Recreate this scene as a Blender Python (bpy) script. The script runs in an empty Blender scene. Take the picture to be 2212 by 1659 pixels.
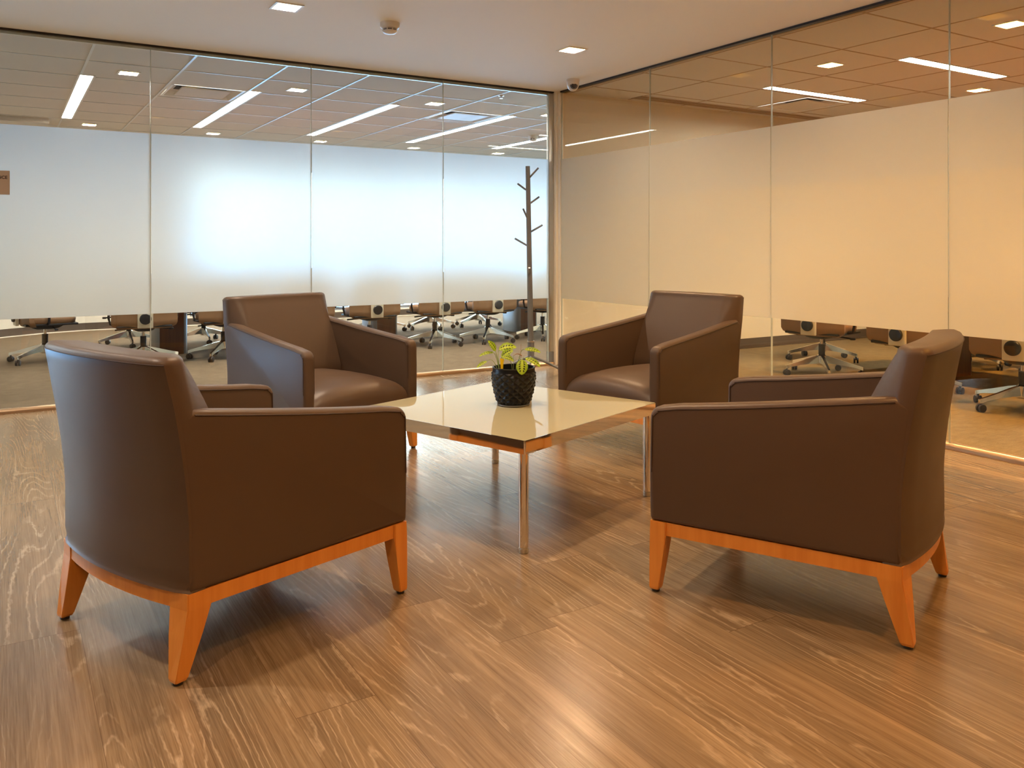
import bpy, bmesh, math, random
from mathutils import Vector, Matrix
random.seed(7)
C = bpy.context.scene.collection
PI = math.pi

# ---------------------------------------------------------------- frame of the place
# room axes: left glass wall along x (y = 0), right glass wall along y (x = 0), corner post at the origin
A = math.radians(31.44)
CA, SA = math.cos(A), math.sin(A)
COR = (.4153, 8.096)
EYE = 1.15
CEIL = 2.645
FZ0, FZ1 = .648, 1.987           # frosted band


def room(X, Y):
    X -= COR[0]; Y -= COR[1]
    return (X * CA + Y * SA, -X * SA + Y * CA)


# ---------------------------------------------------------------- camera, world, exposure
cam_d = bpy.data.cameras.new('camera')
cam = bpy.data.objects.new('camera', cam_d); C.objects.link(cam)
cx, cy = room(0, 0)
cam.location = (cx, cy, EYE)
cam.rotation_euler = (PI / 2, 0, -A)
cam_d.sensor_width = 36
cam_d.lens = 1797.2 / 2212 * 36
cam_d.shift_x = -(1110.54 - 1106) / 2212
cam_d.shift_y = -(829.5 - 531.78) / 2212
cam_d.clip_start = .05
bpy.context.scene.camera = cam

sc = bpy.context.scene
sc.view_settings.view_transform = 'Standard'
sc.view_settings.look = 'None'
sc.view_settings.gamma = 1
sc.view_settings.use_curve_mapping = False
sc.view_settings.exposure = 0.0
sc.cycles.max_bounces = 12
sc.cycles.diffuse_bounces = 5
sc.cycles.glossy_bounces = 5
sc.cycles.transmission_bounces = 8
sc.cycles.transparent_max_bounces = 16
sc.cycles.sample_clamp_indirect = 6
sc.cycles.caustics_refractive = True
sc.cycles.use_denoising = True

W_ = bpy.data.worlds.new('sky'); sc.world = W_; W_.use_nodes = True
nt = W_.node_tree; nt.nodes.clear()
wo = nt.nodes.new('ShaderNodeOutputWorld'); bg = nt.nodes.new('ShaderNodeBackground')
tc = nt.nodes.new('ShaderNodeTexCoord'); sp = nt.nodes.new('ShaderNodeSeparateXYZ')
mr = nt.nodes.new('ShaderNodeMapRange'); rp = nt.nodes.new('ShaderNodeValToRGB')
nt.links.new(tc.outputs['Generated'], sp.inputs[0]); nt.links.new(sp.outputs[2], mr.inputs[0])
mr.inputs[1].default_value = -.5; mr.inputs[2].default_value = .5
nt.links.new(mr.outputs[0], rp.inputs[0]); nt.links.new(rp.outputs[0], bg.inputs[0]); nt.links.new(bg.outputs[0], wo.inputs[0])
e = rp.color_ramp.elements
e[0].position = .30; e[0].color = (.02, .035, .05, 1)
e[1].position = 1; e[1].color = (.34, .36, .38, 1)
x = e.new(.385); x.color = (.22, .46, .82, 1)
x = e.new(.505); x.color = (.22, .48, .86, 1)
x = e.new(.545); x.color = (.34, .38, .40, 1)
bg.inputs[1].default_value = 34.0

WARM = (1.0, .54, .155)
WARM_SOFT = (1.0, .74, .46)
DEEP = (1.0, .45, .085)
NEUTRAL = (1.0, .88, .75)
P_LOUNGE = 46.0
P_LEFT = 50.0
P_RIGHT = 80.0
E_LIN_LEFT = 52.0
E_LIN_RIGHT = 105.0


# ---------------------------------------------------------------- material helpers
def s2l(c):
    return tuple(((v / 255) / 12.92 if v / 255 <= .04045 else ((v / 255 + .055) / 1.055) ** 2.4) for v in c) + (1,)


def pm(name, col, rough=.5, metal=0, coat=0, coat_r=.05, spec=.5, emis=None, es=0):
    m = bpy.data.materials.new(name); m.use_nodes = True
    b = m.node_tree.nodes['Principled BSDF']
    b.inputs['Base Color'].default_value = s2l(col) if max(col[:3]) > 1.001 else tuple(col[:3]) + (1,)
    b.inputs['Roughness'].default_value = rough
    b.inputs['Metallic'].default_value = metal
    b.inputs['Coat Weight'].default_value = coat
    b.inputs['Coat Roughness'].default_value = coat_r
    b.inputs['Specular IOR Level'].default_value = spec
    if emis:
        b.inputs['Emission Color'].default_value = tuple(emis) + (1,)
        b.inputs['Emission Strength'].default_value = es
    return m


def nn(m, t, **k):
    n = m.node_tree.nodes.new(t)
    for a, v in k.items(): setattr(n, a, v)
    return n


def math_(m, op, a, b=None, c=None):
    n = nn(m, 'ShaderNodeMath', operation=op)
    for i, v in enumerate((a, b, c)):
        if v is None: continue
        if isinstance(v, (int, float)): n.inputs[i].default_value = v
        else: m.node_tree.links.new(v, n.inputs[i])
    return n.outputs[0]


def mixc(m, f, a, b, mode='MIX'):
    n = nn(m, 'ShaderNodeMix', data_type='RGBA', blend_type=mode)
    for i, v in ((0, f), (6, a), (7, b)):
        if isinstance(v, (int, float)): n.inputs[i].default_value = v
        elif isinstance(v, tuple): n.inputs[i].default_value = v
        else: m.node_tree.links.new(v, n.inputs[i])
    return n.outputs[2]


def add_bump(m, h, strength=.2, dist=.002):
    b = nn(m, 'ShaderNodeBump'); b.inputs['Strength'].default_value = strength; b.inputs['Distance'].default_value = dist
    m.node_tree.links.new(h, b.inputs['Height'])
    m.node_tree.links.new(b.outputs[0], m.node_tree.nodes['Principled BSDF'].inputs['Normal'])


def noise(m, vec, scale, detail=3, rough=.5):
    n = nn(m, 'ShaderNodeTexNoise'); n.inputs['Scale'].default_value = scale
    n.inputs['Detail'].default_value = detail; n.inputs['Roughness'].default_value = rough
    if vec is not None: m.node_tree.links.new(vec, n.inputs['Vector'])
    return n.outputs['Fac']


def objco(m):
    return nn(m, 'ShaderNodeTexCoord').outputs['Object']


def comb(m, x, y, z=0.0):
    n = nn(m, 'ShaderNodeCombineXYZ')
    for i, v in enumerate((x, y, z)):
        if isinstance(v, (int, float)): n.inputs[i].default_value = v
        else: m.node_tree.links.new(v, n.inputs[i])
    return n.outputs[0]


def ramp(m, f, stops):
    n = nn(m, 'ShaderNodeValToRGB'); m.node_tree.links.new(f, n.inputs[0])
    e = n.color_ramp.elements
    e[0].position, e[0].color = stops[0][0], stops[0][1]
    e[1].position, e[1].color = stops[-1][0], stops[-1][1]
    for p, c in stops[1:-1]:
        q = e.new(p); q.color = c
    return n.outputs[0]


def g1(v): return (v, v, v, 1)


# floor: long limed oak planks running along y
def floor_material():
    m = pm('oak_planks', (.4, .3, .2), .32, coat=.18, coat_r=.2)
    L = m.node_tree.links; B = m.node_tree.nodes['Principled BSDF']
    s = nn(m, 'ShaderNodeSeparateXYZ'); L.new(objco(m), s.inputs[0])
    x, y = s.outputs[0], s.outputs[1]
    pw, pl_ = .206, 1.52
    u = math_(m, 'DIVIDE', math_(m, 'ADD', x, 20 * pw + 4.386 - 21 * pw), pw)
    row = math_(m, 'FLOOR', u); fu = math_(m, 'FRACT', u)
    wn = nn(m, 'ShaderNodeTexWhiteNoise', noise_dimensions='1D'); L.new(row, wn.inputs['W'])
    v = math_(m, 'ADD', math_(m, 'DIVIDE', y, pl_), math_(m, 'MULTIPLY', wn.outputs['Value'], 7.3))
    pid = math_(m, 'FLOOR', v); fv = math_(m, 'FRACT', v)
    wn2 = nn(m, 'ShaderNodeTexWhiteNoise', noise_dimensions='2D'); L.new(comb(m, row, pid), wn2.inputs['Vector'])
    r = wn2.outputs['Value']
    r7 = math_(m, 'MULTIPLY', r, 31.0)
    # cathedral grain = contour lines of a stretched noise field
    f1 = noise(m, comb(m, math_(m, 'MULTIPLY', x, 5.0), math_(m, 'ADD', math_(m, 'MULTIPLY', y, .42), r7), r7), 1.0, 1.0, .35)
    wob = noise(m, comb(m, math_(m, 'MULTIPLY', x, 60), math_(m, 'MULTIPLY', y, 22), r7), 1.0, 2)
    ph = math_(m, 'ADD', math_(m, 'MULTIPLY', f1, 30.0), math_(m, 'MULTIPLY', wob, .55))
    tri = math_(m, 'ABSOLUTE', math_(m, 'SUBTRACT', math_(m, 'FRACT', ph), .5))
    ring = ramp(m, tri, [(0.0, g1(1)), (.07, g1(.6)), (.15, g1(0)), (1, g1(0))])
    gm = noise(m, comb(m, math_(m, 'MULTIPLY', x, 5.5), math_(m, 'ADD', math_(m, 'MULTIPLY', y, .9), 40.0), r7), 1.0, 1.5)
    ring = math_(m, 'MULTIPLY', ring, ramp(m, gm, [(.42, g1(.08)), (.56, g1(1))]))
    fine = noise(m, comb(m, math_(m, 'MULTIPLY', x, 260), math_(m, 'MULTIPLY', y, 5.0), r7), 1.0, 3, .65)
    mid = noise(m, comb(m, math_(m, 'MULTIPLY', x, 46), math_(m, 'MULTIPLY', y, 1.3), r7), 1.0, 5, .7)
    big = noise(m, comb(m, math_(m, 'MULTIPLY', x, 6), math_(m, 'MULTIPLY', y, .9), r7), 1.0, 2, .5)
    base = ramp(m, mid, [(.26, (.150, .100, .054, 1)), (.47, (.27, .190, .112, 1)), (.74, (.39, .285, .175, 1))])
    base = mixc(m, math_(m, 'MULTIPLY', ramp(m, big, [(.42, g1(0)), (.66, g1(1))]), .72), base, (.15, .105, .064, 1))
    tint = ramp(m, r, [(0, (.80, .80, .80, 1)), (.5, (.94, .93, .92, 1)), (1, (1.08, 1.07, 1.06, 1))])
    base = mixc(m, 1.0, base, tint, 'MULTIPLY')
    base = mixc(m, math_(m, 'MULTIPLY', ramp(m, fine, [(.35, g1(0)), (.7, g1(1))]), .28), base, (.60, .46, .31, 1))
    base = mixc(m, math_(m, 'MULTIPLY', ring, math_(m, 'MULTIPLY', ramp(m, fine, [(.3, g1(.25)), (.6, g1(1))]), .50)), base, (.72, .58, .42, 1))
    # joints
    eu = math_(m, 'MINIMUM', fu, math_(m, 'SUBTRACT', 1.0, fu))
    ev = math_(m, 'MINIMUM', fv, math_(m, 'SUBTRACT', 1.0, fv))
    j = math_(m, 'MAXIMUM', math_(m, 'LESS_THAN', math_(m, 'MULTIPLY', eu, pw), .0009), math_(m, 'LESS_THAN', math_(m, 'MULTIPLY', ev, pl_), .0013))
    base = mixc(m, math_(m, 'MULTIPLY', j, .55), base, (.09, .05, .025, 1))
    base = mixc(m, 1.0, base, (.75, .74, .72, 1), 'MULTIPLY')
    L.new(base, B.inputs['Base Color'])
    L.new(ramp(m, mid, [(.2, g1(.28)), (.8, g1(.19))]), B.inputs['Roughness'])
    add_bump(m, math_(m, 'SUBTRACT', math_(m, 'ADD', math_(m, 'MULTIPLY', fine, .6), math_(m, 'MULTIPLY', ring, .3)), math_(m, 'MULTIPLY', j, .8)), .22, .0012)
    B.inputs['Specular IOR Level'].default_value = .55
    return m


def carpet_material(name, c0, c1):
    m = pm(name, c0, .95, spec=.15)
    L = m.node_tree.links; B = m.node_tree.nodes['Principled BSDF']
    o = objco(m)
    a = noise(m, o, 160, 3, .7); b = noise(m, o, 9, 3, .6)
    s = nn(m, 'ShaderNodeSeparateXYZ'); L.new(o, s.inputs[0])
    st = noise(m, comb(m, math_(m, 'MULTIPLY', s.outputs[0], 9), math_(m, 'MULTIPLY', s.outputs[1], 70)), 1, 2)
    f = math_(m, 'ADD', math_(m, 'MULTIPLY', a, .5), math_(m, 'ADD', math_(m, 'MULTIPLY', b, .25), math_(m, 'MULTIPLY', st, .25)))
    L.new(ramp(m, f, [(.35, s2l(c0)), (.65, s2l(c1))]), B.inputs['Base Color'])
    add_bump(m, a, .5, .004)
    return m


def wood_material(name, c0, c1, rough=.35, ax=2, sc_=30.0):
    m = pm(name, c0, rough)
    L = m.node_tree.links; B = m.node_tree.nodes['Principled BSDF']
    s = nn(m, 'ShaderNodeSeparateXYZ'); L.new(objco(m), s.inputs[0])
    k = [sc_, sc_, sc_]; k[ax] = sc_ * .06
    v = comb(m, *[math_(m, 'MULTIPLY', s.outputs[i], k[i]) for i in range(3)])
    f = noise(m, v, 1.0, 4, .6)
    L.new(ramp(m, f, [(.3, s2l(c0)), (.7, s2l(c1))]), B.inputs['Base Color'])
    return m


def leather_material(name, c):
    m = pm(name, c, .44, spec=.34)
    L = m.node_tree.links; B = m.node_tree.nodes['Principled BSDF']
    o = objco(m)
    v = nn(m, 'ShaderNodeTexVoronoi'); v.inputs['Scale'].default_value = 520; L.new(o, v.inputs['Vector'])
    n = noise(m, o, 3.0, 3)
    L.new(ramp(m, n, [(.3, g1(.38)), (.7, g1(.46))]), B.inputs['Roughness'])
    add_bump(m, v.outputs['Distance'], .12, .0006)
    return m


def glass_material(name, tint=(.93, .955, .94)):
    m = bpy.data.materials.new(name); m.use_nodes = True
    t = m.node_tree; t.nodes.clear(); L = t.links
    o = nn(m, 'ShaderNodeOutputMaterial'); mix = nn(m, 'ShaderNodeMixShader')
    tr = nn(m, 'ShaderNodeBsdfTransparent'); tr.inputs[0].default_value = tuple(tint) + (1,)
    gl = nn(m, 'ShaderNodeBsdfGlossy'); gl.inputs['Roughness'].default_value = 0.0
    geo = nn(m, 'ShaderNodeNewGeometry')
    d = nn(m, 'ShaderNodeVectorMath', operation='DOT_PRODUCT')
    L.new(geo.outputs['Normal'], d.inputs[0]); L.new(geo.outputs['Incoming'], d.inputs[1])
    c = math_(m, 'ABSOLUTE', d.outputs['Value'])
    f = math_(m, 'MULTIPLY_ADD', math_(m, 'POWER', math_(m, 'SUBTRACT', 1.0, c), 5.0), .95, .042)
    L.new(f, mix.inputs[0]); L.new(tr.outputs[0], mix.inputs[1]); L.new(gl.outputs[0], mix.inputs[2])
    L.new(mix.outputs[0], o.inputs[0])
    return m


def painted_glass(name, col):
    "opaque paint under a clear polished surface"
    m = bpy.data.materials.new(name); m.use_nodes = True
    t = m.node_tree; t.nodes.clear(); L = t.links
    o = nn(m, 'ShaderNodeOutputMaterial'); mix = nn(m, 'ShaderNodeMixShader')
    df = nn(m, 'ShaderNodeBsdfDiffuse'); df.inputs[0].default_value = tuple(col) + (1,)
    gl = nn(m, 'ShaderNodeBsdfGlossy'); gl.inputs['Roughness'].default_value = 0.0
    geo = nn(m, 'ShaderNodeNewGeometry')
    d = nn(m, 'ShaderNodeVectorMath', operation='DOT_PRODUCT')
    L.new(geo.outputs['Normal'], d.inputs[0]); L.new(geo.outputs['Incoming'], d.inputs[1])
    c = math_(m, 'ABSOLUTE', d.outputs['Value'])
    f = math_(m, 'MULTIPLY_ADD', math_(m, 'POWER', math_(m, 'SUBTRACT', 1.0, c), 3.5), .92, .07)
    L.new(f, mix.inputs[0]); L.new(df.outputs[0], mix.inputs[1]); L.new(gl.outputs[0], mix.inputs[2])
    L.new(mix.outputs[0], o.inputs[0])
    return m


def film_material(name, trans=(.89, .92, .92), rough=.30, f_scatter=.60, white=(.97, .97, .96)):
    m = bpy.data.materials.new(name); m.use_nodes = True
    t = m.node_tree; t.nodes.clear(); L = t.links
    o = nn(m, 'ShaderNodeOutputMaterial')
    gl = nn(m, 'ShaderNodeBsdfRefraction'); gl.inputs['Roughness'].default_value = rough; gl.inputs['IOR'].default_value = 1.45
    gl.inputs['Color'].default_value = tuple(trans) + (1,)
    df = nn(m, 'ShaderNodeBsdfDiffuse'); df.inputs[0].default_value = tuple(white) + (1,)
    tl = nn(m, 'ShaderNodeBsdfTranslucent'); tl.inputs[0].default_value = tuple(white) + (1,)
    m1 = nn(m, 'ShaderNodeMixShader'); m1.inputs[0].default_value = .76
    L.new(df.outputs[0], m1.inputs[1]); L.new(tl.outputs[0], m1.inputs[2])
    m2 = nn(m, 'ShaderNodeMixShader'); m2.inputs[0].default_value = f_scatter
    L.new(gl.outputs[0], m2.inputs[1]); L.new(m1.outputs[0], m2.inputs[2])
    L.new(m2.outputs[0], o.inputs[0])
    return m


M = {}
M['floor'] = floor_material()
M['carpet'] = carpet_material('beige_carpet', (92, 78, 62), (128, 111, 90))
M['carpet_dark'] = carpet_material('brown_carpet', (96, 82, 58), (134, 116, 84))
M['ceiling'] = pm('ceiling_paint', (238, 237, 232), .8, spec=.2)
M['tile'] = pm('ceiling_tile', (208, 198, 184), .85, spec=.2)
_b = noise(M['tile'], objco(M['tile']), 240, 3); add_bump(M['tile'], _b, .15, .001)
M['tbar'] = pm('white_tee_bar', (206, 204, 200), .35, spec=.6)
M['tbar_tan'] = pm('painted_tee_bar', (168, 134, 84), .5)
M['wall'] = pm('cream_wall_paint', (226, 214, 190), .75, spec=.25)
M['wall_white'] = pm('white_wall_paint', (232, 226, 212), .75, spec=.25)
M['base'] = pm('grey_brown_baseboard', (84, 72, 62), .55)
M['post'] = pm('cream_post_paint', (248, 240, 224), .5)
M['alu'] = pm('satin_aluminium', (206, 204, 198), .32, metal=1)
M['alu_pol'] = pm('polished_aluminium', (228, 226, 220), .14, metal=1)
M['bronze'] = pm('champagne_bronze_track', (190, 158, 124), .30, metal=.85)
M['black_track'] = pm('black_shadow_gap', (18, 14, 14), .5)
M['glass'] = glass_material('clear_glass')
M['edge'] = pm('polished_glass_edge', (190, 196, 186), .25, spec=.7)
M['film'] = film_material('frosted_film')
M['leather'] = leather_material('brown_leather', (84, 66, 52))
M['seam'] = pm('dark_stitching', (58, 40, 30), .6)
M['orange_wood'] = wood_material('honey_beech', (204, 126, 48), (220, 146, 64), .32)
M['glide'] = pm('dark_plastic_glide', (38, 30, 26), .5)
M['chrome'] = pm('chrome', (236, 232, 228), .05, metal=1)
M['cream_glass'] = painted_glass('cream_back_painted_glass', (.50, .465, .30))
M['pot'] = pm('black_glazed_ceramic', (11, 13, 18), .33, spec=.32)
M['soil'] = pm('dark_soil', (34, 26, 20), .9)
M['gunmetal'] = pm('grey_brown_powder_coat', (112, 114, 118), .42)
M['cap_metal'] = pm('pale_metal_cap', (214, 206, 196), .3, metal=.8)
M['white_plastic'] = pm('white_plastic', (226, 220, 212), .4)
M['dark_plastic'] = pm('dark_plastic', (34, 34, 38), .35)
M['lens'] = pm('dark_lens', (22, 24, 30), .08, coat=1)
M['tan_shell'] = pm('tan_leather_shell', (146, 112, 82), .5)
M['plate'] = pm('cream_plate', (218, 208, 186), .45)
M['mech'] = pm('black_mechanism', (30, 30, 34), .45)
M['walnut'] = wood_material('red_brown_veneer', (88, 46, 24), (112, 62, 34), .35)
M['grey_metal'] = pm('grey_satin_metal', (150, 152, 156), .35, metal=.9)
M['table_top'] = wood_material('veneer_table_top', (108, 66, 40), (134, 86, 54), .05, ax=0)
M['sign'] = pm('bronze_sign_face', (172, 146, 122), .5)
M['sign_text'] = pm('dark_sign_lettering', (52, 26, 10), .5)
M['dif_left'] = pm('linear_diffuser_left', (240, 240, 240), .5, emis=(1, .93, .84), es=E_LIN_LEFT)
M['dif_right'] = pm('linear_diffuser_right', (240, 240, 240), .5, emis=(1, .93, .80), es=E_LIN_RIGHT)
M['reflector'] = pm('pale_gold_reflector', (238, 214, 120), .35, metal=.3)
M['lamp_warm'] = pm('warm_lamp', (250, 240, 220), .5, emis=(1, .85, .5), es=4)
M['dark_gap'] = pm('dark_duct', (30, 24, 18), .8)
M['stem'] = pm('pale_green_stem', (140, 158, 88), .5)
M['brown_leaf'] = pm('dry_brown_stem', (150, 104, 62), .6)
M['yellow'] = pm('yellow_card', (255, 214, 4), .5)
M['win_frame'] = pm('window_frame_grey', (120, 122, 128), .4)

# prayer plant leaf: bright green with rows of dark blotches either side of the midrib (uses the leaf's own UVs)
m = M['leaf'] = pm('prayer_plant_leaf', (150, 180, 40), .45)
L = m.node_tree.links; B = m.node_tree.nodes['Principled BSDF']
uv = nn(m, 'ShaderNodeTexCoord').outputs['UV']; s = nn(m, 'ShaderNodeSeparateXYZ'); L.new(uv, s.inputs[0])
U, V = s.outputs[0], s.outputs[1]
du = math_(m, 'ABSOLUTE', math_(m, 'SUBTRACT', U, .5))
vv = math_(m, 'FRACT', math_(m, 'MULTIPLY', math_(m, 'SUBTRACT', V, math_(m, 'MULTIPLY', du, .35)), 6.5))
a1 = math_(m, 'POWER', math_(m, 'DIVIDE', math_(m, 'SUBTRACT', du, .20), .085), 2.0)
a2 = math_(m, 'POWER', math_(m, 'DIVIDE', math_(m, 'SUBTRACT', vv, .5), .33), 2.0)
blot = math_(m, 'LESS_THAN', math_(m, 'ADD', a1, a2), 1.0)
inr = math_(m, 'MULTIPLY', math_(m, 'GREATER_THAN', V, .12), math_(m, 'LESS_THAN', V, .86))
rib = math_(m, 'LESS_THAN', du, .018)
vein = math_(m, 'LESS_THAN', math_(m, 'ABSOLUTE', math_(m, 'SUBTRACT', vv, .02)), .05)
col = mixc(m, math_(m, 'MULTIPLY', du, 1.6), s2l((200, 216, 52)), s2l((150, 184, 40)))
col = mixc(m, math_(m, 'MAXIMUM', rib, math_(m, 'MULTIPLY', vein, .5)), col, s2l((206, 222, 96)))
col = mixc(m, math_(m, 'MULTIPLY', blot, inr), col, s2l((34, 44, 22)))
L.new(col, B.inputs['Base Color']); B.inputs['Subsurface Weight'].default_value = 0


# ---------------------------------------------------------------- mesh helpers
def new_bm(): return bmesh.new()


def link_mesh(name, bm, mat, parent=None, smooth=False, loc=None, ang=40):
    me = bpy.data.meshes.new(name)
    bmesh.ops.recalc_face_normals(bm, faces=bm.faces)
    bm.to_mesh(me); bm.free()
    for q in (mat if isinstance(mat, (list, tuple)) else [mat]): me.materials.append(q)
    if smooth:
        for p in me.polygons: p.use_smooth = True
        me.set_sharp_from_angle(angle=math.radians(ang))
    o = bpy.data.objects.new(name, me); C.objects.link(o)
    if parent: o.parent = parent
    if loc: o.location = loc
    return o


def box(bm, x0, x1, y0, y1, z0, z1, bev=0, mi=0):
    v = [bm.verts.new((x, y, z)) for x in (x0, x1) for y in (y0, y1) for z in (z0, z1)]
    q = [(0, 1, 3, 2), (4, 6, 7, 5), (0, 4, 5, 1), (2, 3, 7, 6), (0, 2, 6, 4), (1, 5, 7, 3)]
    fs = [bm.faces.new([v[i] for i in f]) for f in q]
    for f in fs: f.material_index = mi
    if bev:
        es = list({e for f in fs for e in f.edges})
        bmesh.ops.bevel(bm, geom=es, offset=bev, segments=3, affect='EDGES', profile=.5)
    return fs


def lathe(bm, prof, n=32, cx=0, cy=0, mi=0):
    rings = []
    for r, z in prof:
        if r < 1e-5: rings.append([bm.verts.new((cx, cy, z))])
        else: rings.append([bm.verts.new((cx + r * math.cos(2 * PI * i / n), cy + r * math.sin(2 * PI * i / n), z)) for i in range(n)])
    for a, b in zip(rings, rings[1:]):
        for i in range(n):
            j = (i + 1) % n
            if len(a) == 1 and len(b) == 1: continue
            if len(a) == 1: f = bm.faces.new((a[0], b[j], b[i]))
            elif len(b) == 1: f = bm.faces.new((a[i], a[j], b[0]))
            else: f = bm.faces.new((a[i], a[j], b[j], b[i]))
            f.material_index = mi


def tube(bm, pts, r, n=10, cap=True, mi=0):
    pts = [Vector(p) for p in pts]
    rr = r if isinstance(r, (list, tuple)) else [r] * len(pts)
    rings = []
    ref = None
    for i, p in enumerate(pts):
        t = (pts[min(i + 1, len(pts) - 1)] - pts[max(i - 1, 0)]).normalized()
        if ref is None: ref = Vector((0, 0, 1)) if abs(t.z) < .9 else Vector((1, 0, 0))
        a = t.cross(ref).normalized(); b = t.cross(a).normalized(); ref = -b if False else ref
        rings.append([bm.verts.new(p + (a * math.cos(2 * PI * k / n) + b * math.sin(2 * PI * k / n)) * rr[i]) for k in range(n)])
    for a, b in zip(rings, rings[1:]):
        for k in range(n):
            bm.faces.new((a[k], a[(k + 1) % n], b[(k + 1) % n], b[k])).material_index = mi
    if cap:
        bm.faces.new(rings[0]).material_index = mi; bm.faces.new(list(reversed(rings[-1]))).material_index = mi


def loft(bm, rings, cap=True, mi=0):
    R = [[bm.verts.new(p) for p in r] for r in rings]
    n = len(R[0])
    for a, b in zip(R, R[1:]):
        for k in range(n):
            bm.faces.new((a[k], a[(k + 1) % n], b[(k + 1) % n], b[k])).material_index = mi
    if cap:
        bm.faces.new(R[0]).material_index = mi; bm.faces.new(list(reversed(R[-1]))).material_index = mi
    return R


def prism(bm, outline, z0, z1, mi=0):
    return loft(bm, [[(x, y, z0) for x, y in outline], [(x, y, z1) for x, y in outline]], True, mi)


def empty(name, loc=(0, 0, 0), rz=0):
    o = bpy.data.objects.new(name, None); C.objects.link(o)
    o.location = loc; o.rotation_euler = (0, 0, rz); o.empty_display_size = .1
    return o


def tag(o, label=None, cat=None, group=None, kind=None):
    if label: o['label'] = label
    if cat: o['category'] = cat
    if group: o['group'] = group
    if kind: o['kind'] = kind
    return o


def copy_tree(o, parent=None):
    c = o.copy(); C.objects.link(c)
    if parent: c.parent = parent
    for ch in KIDS.get(o.name, []):
        copy_tree(ch, c)
    return c


KIDS = {}


def reg(root):
    "remember a finished thing's children so that it can be copied"
    for o in list(bpy.data.objects):
        if o.parent: KIDS.setdefault(o.parent.name, [])
        if o.parent and o not in KIDS[o.parent.name]: KIDS[o.parent.name].append(o)


def structure(name, bm, mat, label=None, parent=None, smooth=False):
    o = link_mesh(name, bm, mat, parent, smooth)
    if not parent: tag(o, label, None, None, 'structure')
    return o


# a flat sheet with rectangular holes (ceilings with recessed lights), given a thickness
def holed(bm, x0, x1, y0, y1, z0, z1, holes):
    xs = sorted({x0, x1, *[min(max(h[i], x0), x1) for h in holes for i in (0, 1)]})
    ys = sorted({y0, y1, *[min(max(h[i], y0), y1) for h in holes for i in (2, 3)]})
    vs = {}
    def V_(i, j, z):
        k = (i, j, z)
        if k not in vs: vs[k] = bm.verts.new((xs[i], ys[j], z))
        return vs[k]
    solid = {}
    for i in range(len(xs) - 1):
        for j in range(len(ys) - 1):
            mx, my = (xs[i] + xs[i + 1]) / 2, (ys[j] + ys[j + 1]) / 2
            solid[i, j] = not any(h[0] < mx < h[1] and h[2] < my < h[3] for h in holes)
    for (i, j), s_ in solid.items():
        if not s_: continue
        bm.faces.new((V_(i, j, z0), V_(i, j + 1, z0), V_(i + 1, j + 1, z0), V_(i + 1, j, z0)))
        bm.faces.new((V_(i, j, z1), V_(i + 1, j, z1), V_(i + 1, j + 1, z1), V_(i, j + 1, z1)))
        for (di, dj, a, b) in ((-1, 0, (i, j), (i, j + 1)), (1, 0, (i + 1, j), (i + 1, j + 1)), (0, -1, (i, j), (i + 1, j)), (0, 1, (i, j + 1), (i + 1, j + 1))):
            if not solid.get((i + di, j + dj), False):
                bm.faces.new((V_(*a, z0), V_(*b, z0), V_(*b, z1), V_(*a, z1)))


# ---------------------------------------------------------------- positions of the ceiling fittings
DL_LOUNGE = [(x, y) for y in (-1.52, -3.70, -5.88, -8.06) for x in (-.90, -3.08, -5.26)]
DL_LEFT = [(-3.67, 1.17), (-2.20, 1.17), (-.74, 1.18), (.71, 1.18), (-3.70, 4.75), (-2.23, 4.80), (-.75, 4.86), (.71, 4.88), (2.18, 4.86)]
DL_RIGHT = [(1.22, -2.20), (1.20, -3.66), (3.36, -2.22), (3.36, -3.68), (1.22, -5.1)]
HS = .075
LIN_LEFT = [(-3.97, 1.45, 4.30), (-2.525, 1.45, 4.30), (-1.075, 1.45, 4.30), (.375, 1.45, 4.32), (1.80, 1.45, 4.32)]   # x, y0, y1
LIN_RIGHT = [(-1.265, 1.52, 2.93), (-2.665, 1.52, 2.93), (-4.07, 1.52, 2.93), (-5.5, 1.52, 2.93)]   # y, x0, x1
LHW = .055
VENT_L = [(-3.27, -2.60, 1.50, 2.16), (-.39, .27, 1.50, 2.16)]
VENT_R = (2.30, 2.96, -1.10, -.44)
SLOT_R = (.82, 4.35, -.30, -.14)

hl = lambda L_, s_=HS: [(x - s_, x + s_, y - s_, y + s_) for x, y in L_]

# ---------------------------------------------------------------- shell of the lounge
bm = new_bm(); box(bm, -9, .02, -11, 0.0, -.1, 0)
floor = structure('floor', bm, M['floor'], 'limed oak plank floor of the lounge')
bm = new_bm(); holed(bm, -9, .03, -11, .03, CEIL, CEIL + .12, hl(DL_LOUNGE))
structure('ceiling', bm, M['ceiling'], 'smooth beige painted ceiling of the lounge')
bm = new_bm(); box(bm, -9.1, .0, -11.1, -11, 0, CEIL + .12)
structure('wall_back', bm, M['wall'], 'cream wall behind the viewer')
bm = new_bm(); box(bm, -9.1, -9, -11, 0, 0, CEIL + .12)
structure('wall_left', bm, M['wall'], 'cream wall at the far left side of the lounge')

# left conference room
bm = new_bm(); box(bm, -6.2, 5.6, .0, 6.2, -.1, 0)
structure('floor_left_room', bm, M['carpet'], 'beige carpet in the left conference room')
GX = [-.429 + .7175 * k for k in range(-8, 9)]
GY = [.10 + .712 * k for k in range(0, 9)]
holes = hl(DL_LEFT) + [(x - LHW, x + LHW, a, b) for x, a, b in LIN_LEFT] + [tuple(v) for v in VENT_L]
bm = new_bm(); holed(bm, -6.2, 5.6, .0, 6.2, CEIL, CEIL + .12, holes)
structure('ceiling_left_room', bm, M['tile'], 'white tiled ceiling of the left conference room')


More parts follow.
